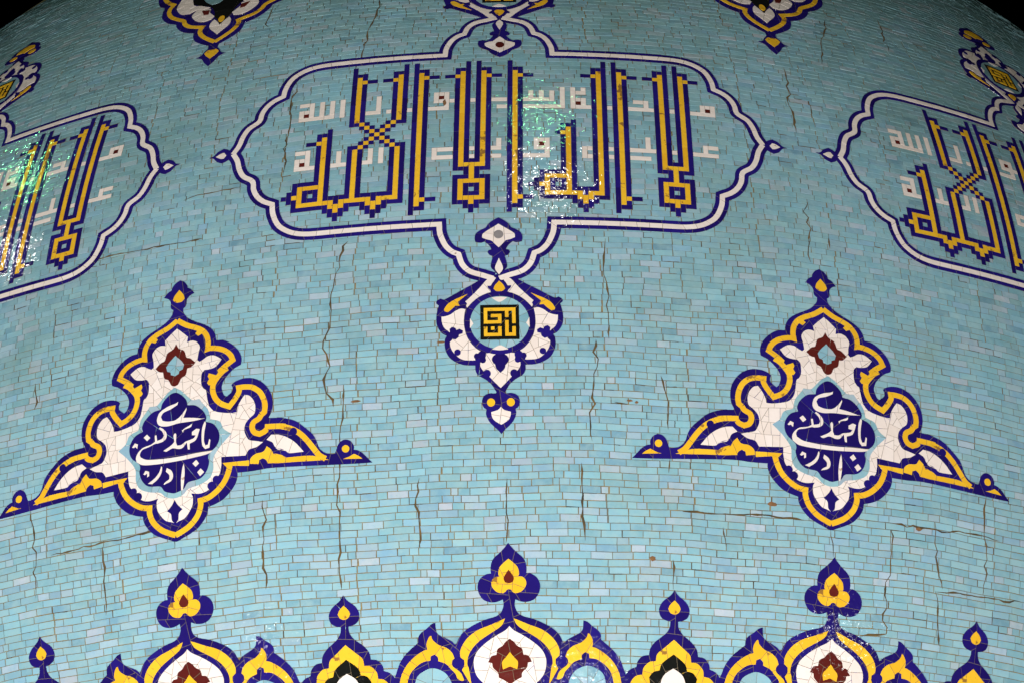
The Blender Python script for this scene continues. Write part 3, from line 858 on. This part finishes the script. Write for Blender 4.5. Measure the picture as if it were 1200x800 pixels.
for i in range(nrow):
    ta, tb = T0 + i * ROW, T0 + (i + 1) * ROW
    ra = float(r_of((ta + tb) / 2))
    jh = 0.0046 + 0.0020 * random.random()
    if random.random() < 0.05: jh += 0.0022
    ng = int(2 * THM / GORE)
    lefts = []
    for g in range(ng):
        # does this course break on the gore line?
        st = seamstate.get(g, random.random() < 0.6)
        if random.random() < 0.16: st = not st
        seamstate[g] = st
        lefts.append((-THM + g * GORE + random.gauss(0, 0.0011) + 0.0012 * math.sin(i * 0.13 + g * 2.1), st))
    th = -THM - random.random() * TW / ra
    gi = 0
    joints = [(th, 0.003)]
    while th < THM:
        u = random.random()
        wdt = TW * (random.gauss(1, 0.02) if u < 0.60 else random.uniform(0.62, 0.85) if u < 0.82 else random.uniform(0.42, 0.6) if u < 0.96 else random.uniform(0.25, 0.4))
        nx = th + wdt / ra
        while gi < ng and lefts[gi][0] <= th + 0.016 / ra * RS / 10: gi += 1
        if gi < ng and lefts[gi][1] and nx > lefts[gi][0] - 0.05 / ra:
            if lefts[gi][0] - th > 0.035 / ra:
                nx = lefts[gi][0]; joints.append((nx, 0.0034 + 0.0034 * random.random()))
            gi += 1
            if joints[-1][0] != nx: joints.append((nx, 0.0024 + 0.0014 * random.random()))
        else:
            joints.append((nx, 0.0024 + 0.0014 * random.random()))
        th = nx
    for (a, ga), (b, gb) in zip(joints[:-1], joints[1:]):
        q_th.append((a + ga / ra, b - gb / ra)); q_t.append((ta + jh / 2 + random.gauss(0, .0006), tb - jh / 2 + random.gauss(0, .0006)))
q_th = np.array(q_th); q_t = np.array(q_t)
# drop tiles wholly covered by a motif
cth = np.stack([q_th[:, 0], q_th[:, 1], q_th[:, 1], q_th[:, 0]], 1)
ct = np.stack([q_t[:, 0], q_t[:, 0], q_t[:, 1], q_t[:, 1]], 1)
keep = np.ones(len(q_th), bool)
for d0, pl, lo, hi in MASK:
    X = (cth - d0) * r_of(ct)
    near = (X.max(1) > lo[0]) & (X.min(1) < hi[0]) & (ct.max(1) > lo[1]) & (ct.min(1) < hi[1])
    ii = np.where(near)[0]
    if len(ii):
        s9 = [(a, b) for a in (0, .33, .67, 1) for b in (0, .5, 1)]
        X9 = np.stack([X[ii, 0] + (X[ii, 1] - X[ii, 0]) * a for a, b in s9], 1)
        T9 = np.stack([ct[ii, 0] + (ct[ii, 3] - ct[ii, 0]) * b for a, b in s9], 1)
        keep[ii] &= ~inside(pl, X9.ravel(), T9.ravel()).reshape(len(ii), -1).all(1)
cth, ct = cth[keep], ct[keep]
n = len(cth)
ct = ct + wav(cth, ct)
mid_t = ct.mean(1, keepdims=True); mid_th = cth.mean(1, keepdims=True)
rr_ = r_of(mid_t)
ta_ = rng.normal(0, 0.011, (n, 1)); tb_ = rng.normal(0, 0.016, (n, 1))
hh = (cth - mid_th) * rr_ * ta_ + (ct - mid_t) * tb_ + rng.normal(0, 0.0004, (n, 1))
# top corners drawn in a hair: a worn edge round every tile
ins = 0.0003
sx = np.array([1, -1, -1, 1.0]); sy = np.array([1, 1, -1, -1.0])
skew = rng.normal(0, 0.0008, (n, 4))
top = surf(cth + (sx * ins + skew) / rr_, ct + sy * ins, hh)
bot = surf(cth + skew / rr_, ct, np.full((n, 4), -0.009))
rim = surf(cth + skew / rr_, ct, hh - 0.0022)
V = np.concatenate([top, rim, bot], 1)            # n, 12, 3
quads = [[0, 1, 2, 3]] + [[a + o + 4, b + o + 4, b + o, a + o] for o in (0, 4) for a, b in ((0, 1), (1, 2), (2, 3), (3, 0))]
quads = np.array(quads)
tint = np.stack([rng.random(n), rng.random(n), rng.random(n)], 1)

# which tiles show largest in the photograph: these become separate objects
Minv = np.array(m.inverted())
ctr = top.mean(1) + np.array([0, 0, Z0])
def project(Pw):
    q = np.concatenate([Pw, np.ones(Pw.shape[:-1] + (1,))], -1) @ Minv.T
    return 1200 * (0.5 + 2388.04 / 1200 * q[..., 0] / -q[..., 2]), 400 - 2388.04 * q[..., 1] / -q[..., 2]
px, py = project(top + np.array([0, 0, Z0]))
ar = np.abs((px[:, 2] - px[:, 0]) * (py[:, 3] - py[:, 1]) - (px[:, 3] - px[:, 1]) * (py[:, 2] - py[:, 0])) / 2
ar[(px.min(1) < 2) | (px.max(1) > 1198) | (py.min(1) < 2) | (py.max(1) > 798)] = 0
for d0, pl, lo, hi in MASK:
    X = (cth - d0) * r_of(ct)
    near = (X.max(1) > lo[0]) & (X.min(1) < hi[0]) & (ct.max(1) > lo[1]) & (ct.min(1) < hi[1])
    ii = np.where(near)[0]
    if len(ii): ar[ii[inside(pl, X[ii].ravel(), ct[ii].ravel()).reshape(-1, 4).any(1)]] = 0
big = np.argsort(-ar)[:300]
rest = np.ones(n, bool); rest[big] = False

def tile_mesh(name, VV, tt, parent):
    k = len(VV)
    me = bpy.data.meshes.new(name)
    me.vertices.add(k * 12); me.vertices.foreach_set('co', VV.astype(np.float32).ravel())
    F = (quads[None] + (np.arange(k) * 12)[:, None, None]).reshape(-1, 4)
    me.loops.add(F.size); me.loops.foreach_set('vertex_index', F.astype(np.int32).ravel())
    me.polygons.add(len(F)); me.polygons.foreach_set('loop_start', np.arange(0, F.size, 4, dtype=np.int32))
    me.polygons.foreach_set('loop_total', np.full(len(F), 4, np.int32))
    me.update(calc_edges=True)
    me.shade_flat()
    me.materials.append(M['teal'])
    ca = me.color_attributes.new('tint', 'FLOAT_COLOR', 'CORNER')
    buf = np.ones((k, 9 * 4, 4), np.float32); buf[:, :, :3] = tt[:, None, :]
    ca.data.foreach_set('color', buf.ravel())
    o = bpy.data.objects.new(name, me); col.objects.link(o); o.parent = parent
    return o
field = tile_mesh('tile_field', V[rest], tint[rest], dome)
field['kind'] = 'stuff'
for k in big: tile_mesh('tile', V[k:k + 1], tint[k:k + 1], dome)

# ------------------------------------------------------------------ the mortar shell behind the tiles, down to the ground
ts = np.concatenate([[-11.9, -9.0, -7.0, -5.0, -3.5], np.arange(-2.4, 19.0, 0.16), [19.2]])
ts = ts[r_of(ts) > 0.05]
NS = 288
an = np.linspace(0, 2 * math.pi, NS, endpoint=False)
gv = surf(an[None, :] + 0 * ts[:, None], ts[:, None] + 0 * an[None, :], -0.0052)
sv = gv.reshape(-1, 3).tolist()
sf = [(i * NS + j, i * NS + (j + 1) % NS, (i + 1) * NS + (j + 1) % NS, (i + 1) * NS + j) for i in range(len(ts) - 1) for j in range(NS)]
sv.append((0, 0, float(gv[-1, 0, 2]) + 0.05)); ap = len(sv) - 1
sf += [((len(ts) - 1) * NS + j, (len(ts) - 1) * NS + (j + 1) % NS, ap) for j in range(NS)]
shell = mesh_obj('mortar_shell', sv, sf, M['mortar'], dome)
shell.data.polygons.foreach_set('use_smooth', [True] * len(shell.data.polygons))

# ------------------------------------------------------------------ cracks packed with dirty mortar, and chipped patches
for pth in CRACKS:
    P = [np.array((rad(a), b / 1000)) for a, b in pth]
    pts = []
    for p, q in zip(P[:-1], P[1:]):
        L = np.hypot((q[0] - p[0]) * 10, q[1] - p[1]); k = max(1, int(L / 0.05))
        for s in range(k):
            pts.append(p + (q - p) * s / k)
    pts.append(P[-1])
    vert = abs(P[-1][1] - P[0][1]) > abs(P[-1][0] - P[0][0]) * 10     # the crack jogs from joint to joint
    held, left, moved = 0.0, 0, []
    for p in pts:
        if left <= 0: held, left = random.gauss(0, 0.013 if vert else 0.007), random.choice((1, 1, 2, 3))
        left -= 1
        moved.append(p + (np.array((held / 10, 0)) if vert else np.array((0, held))) + np.array((random.gauss(0, .002) / 10, random.gauss(0, .002))))
    pts = moved
    flat = [(p[0] * 10, p[1]) for p in pts]
    wd = [0.0030 + 0.0078 * random.random() ** 2 for _ in flat]
    wd[0] = wd[-1] = 0.0008
    a_ = offset_path(flat, 1.0); 
    Lp = [(x + (u - x) * k, y + (v - y) * k) for (x, y), (u, v), k in zip(flat, a_, wd)]
    Rp = [(x - (u - x) * k, y - (v - y) * k) for (x, y), (u, v), k in zip(flat, a_, wd)]
    vs, fs = [], []
    for i in range(len(flat)):
        for (x, y), h in ((Lp[i], -0.004), (flat[i], 0.0030), (Rp[i], -0.004)):
            vs.append(surf(x / 10, y, h))
        # ridge top sits just proud of the tiles
        vs[-3] = surf(Lp[i][0] / 10, Lp[i][1], 0.0012); vs[-1] = surf(Rp[i][0] / 10, Rp[i][1], 0.0012)
        if i:
            b = 3 * i
            fs += [(b - 3, b - 2, b + 1, b), (b - 2, b - 1, b + 2, b + 1)]
    mesh_obj('crack', vs, fs, M['crack'], dome)
for dg, tm, wmm, hmm in CHIPS:
    k = 11
    ring = [(rad(dg) * 10 + wmm / 2000 * math.cos(2*math.pi*i/k) * random.uniform(.7, 1.15), tm / 1000 + hmm / 2000 * math.sin(2*math.pi*i/k) * random.uniform(.7, 1.15)) for i in range(k)]
    vs = [surf(x / 10, y, 0.0012) for x, y in ring] + [surf(rad(dg), tm / 1000, 0.004)]
    if 4.0 < tm / 1000 < 4.5: vs = [surf(x / 10, y, 0.0062) for x, y in ring] + [surf(rad(dg), tm / 1000, 0.008)]
    mesh_obj('bare_patch', vs, [(i, (i + 1) % k, k) for i in range(k)], M['chip'], dome)

# ------------------------------------------------------------------ joints where rust and dirt have gathered
vis = np.where((ar > 30) & (ar < 1e6))[0]
jit = np.cos((cth[vis, 0]) / GORE * 2 * math.pi)          # near the gore lines more often
dark = 0.35 + 0.65 * (jit > 0.9) + 0.5 * (cth[vis, 0] > rad(8)) * (ct[vis, 0] < 1.2)
pick = rng.choice(vis, 700, replace=False, p=dark / dark.sum())
vs, fs = [], []
def ridge(pts, wd):
    k0 = len(vs)
    off = offset_path(pts, 1.0)
    for i, ((x, y), (u, v)) in enumerate(zip(pts, off)):
        w_ = wd * random.uniform(.6, 1.15)
        for s, h in ((1, -0.004), (0.55, 0.0012), (-0.55, 0.0012), (-1, -0.004)):
            vs.append(surf((x + (u - x) * w_ * s) / 10, y + (v - y) * w_ * s, h))
        if i:
            b = k0 + 4 * i
            for q in range(3): fs.append((b - 4 + q, b - 3 + q, b + 1 + q, b + q))
for k in pick:
    x0 = cth[k, 0] * 10 - 0.003; y0, y1 = ct[k, 0], ct[k, 3]
    wd = random.uniform(0.0026, 0.0052)
    if random.random() < 0.7:
        n_ = 4; ridge([(x0 + random.gauss(0, .001), y0 + (y1 - y0) * i / (n_ - 1)) for i in range(n_)], wd)
    if random.random() < 0.55:
        x1 = cth[k, 0] * 10 + (cth[k, 1] - cth[k, 0]) * 10 * random.uniform(.4, 1)
        n_ = 6; ridge([(x0 + (x1 - x0) * i / (n_ - 1), y0 - 0.003 + (ct[k, 1] - ct[k, 0]) * i / (n_ - 1) + random.gauss(0, .0007)) for i in range(n_)], wd * .8)
rj = mesh_obj('rusty_joints', vs, fs, M['crack'], dome)
rj['kind'] = 'stuff'
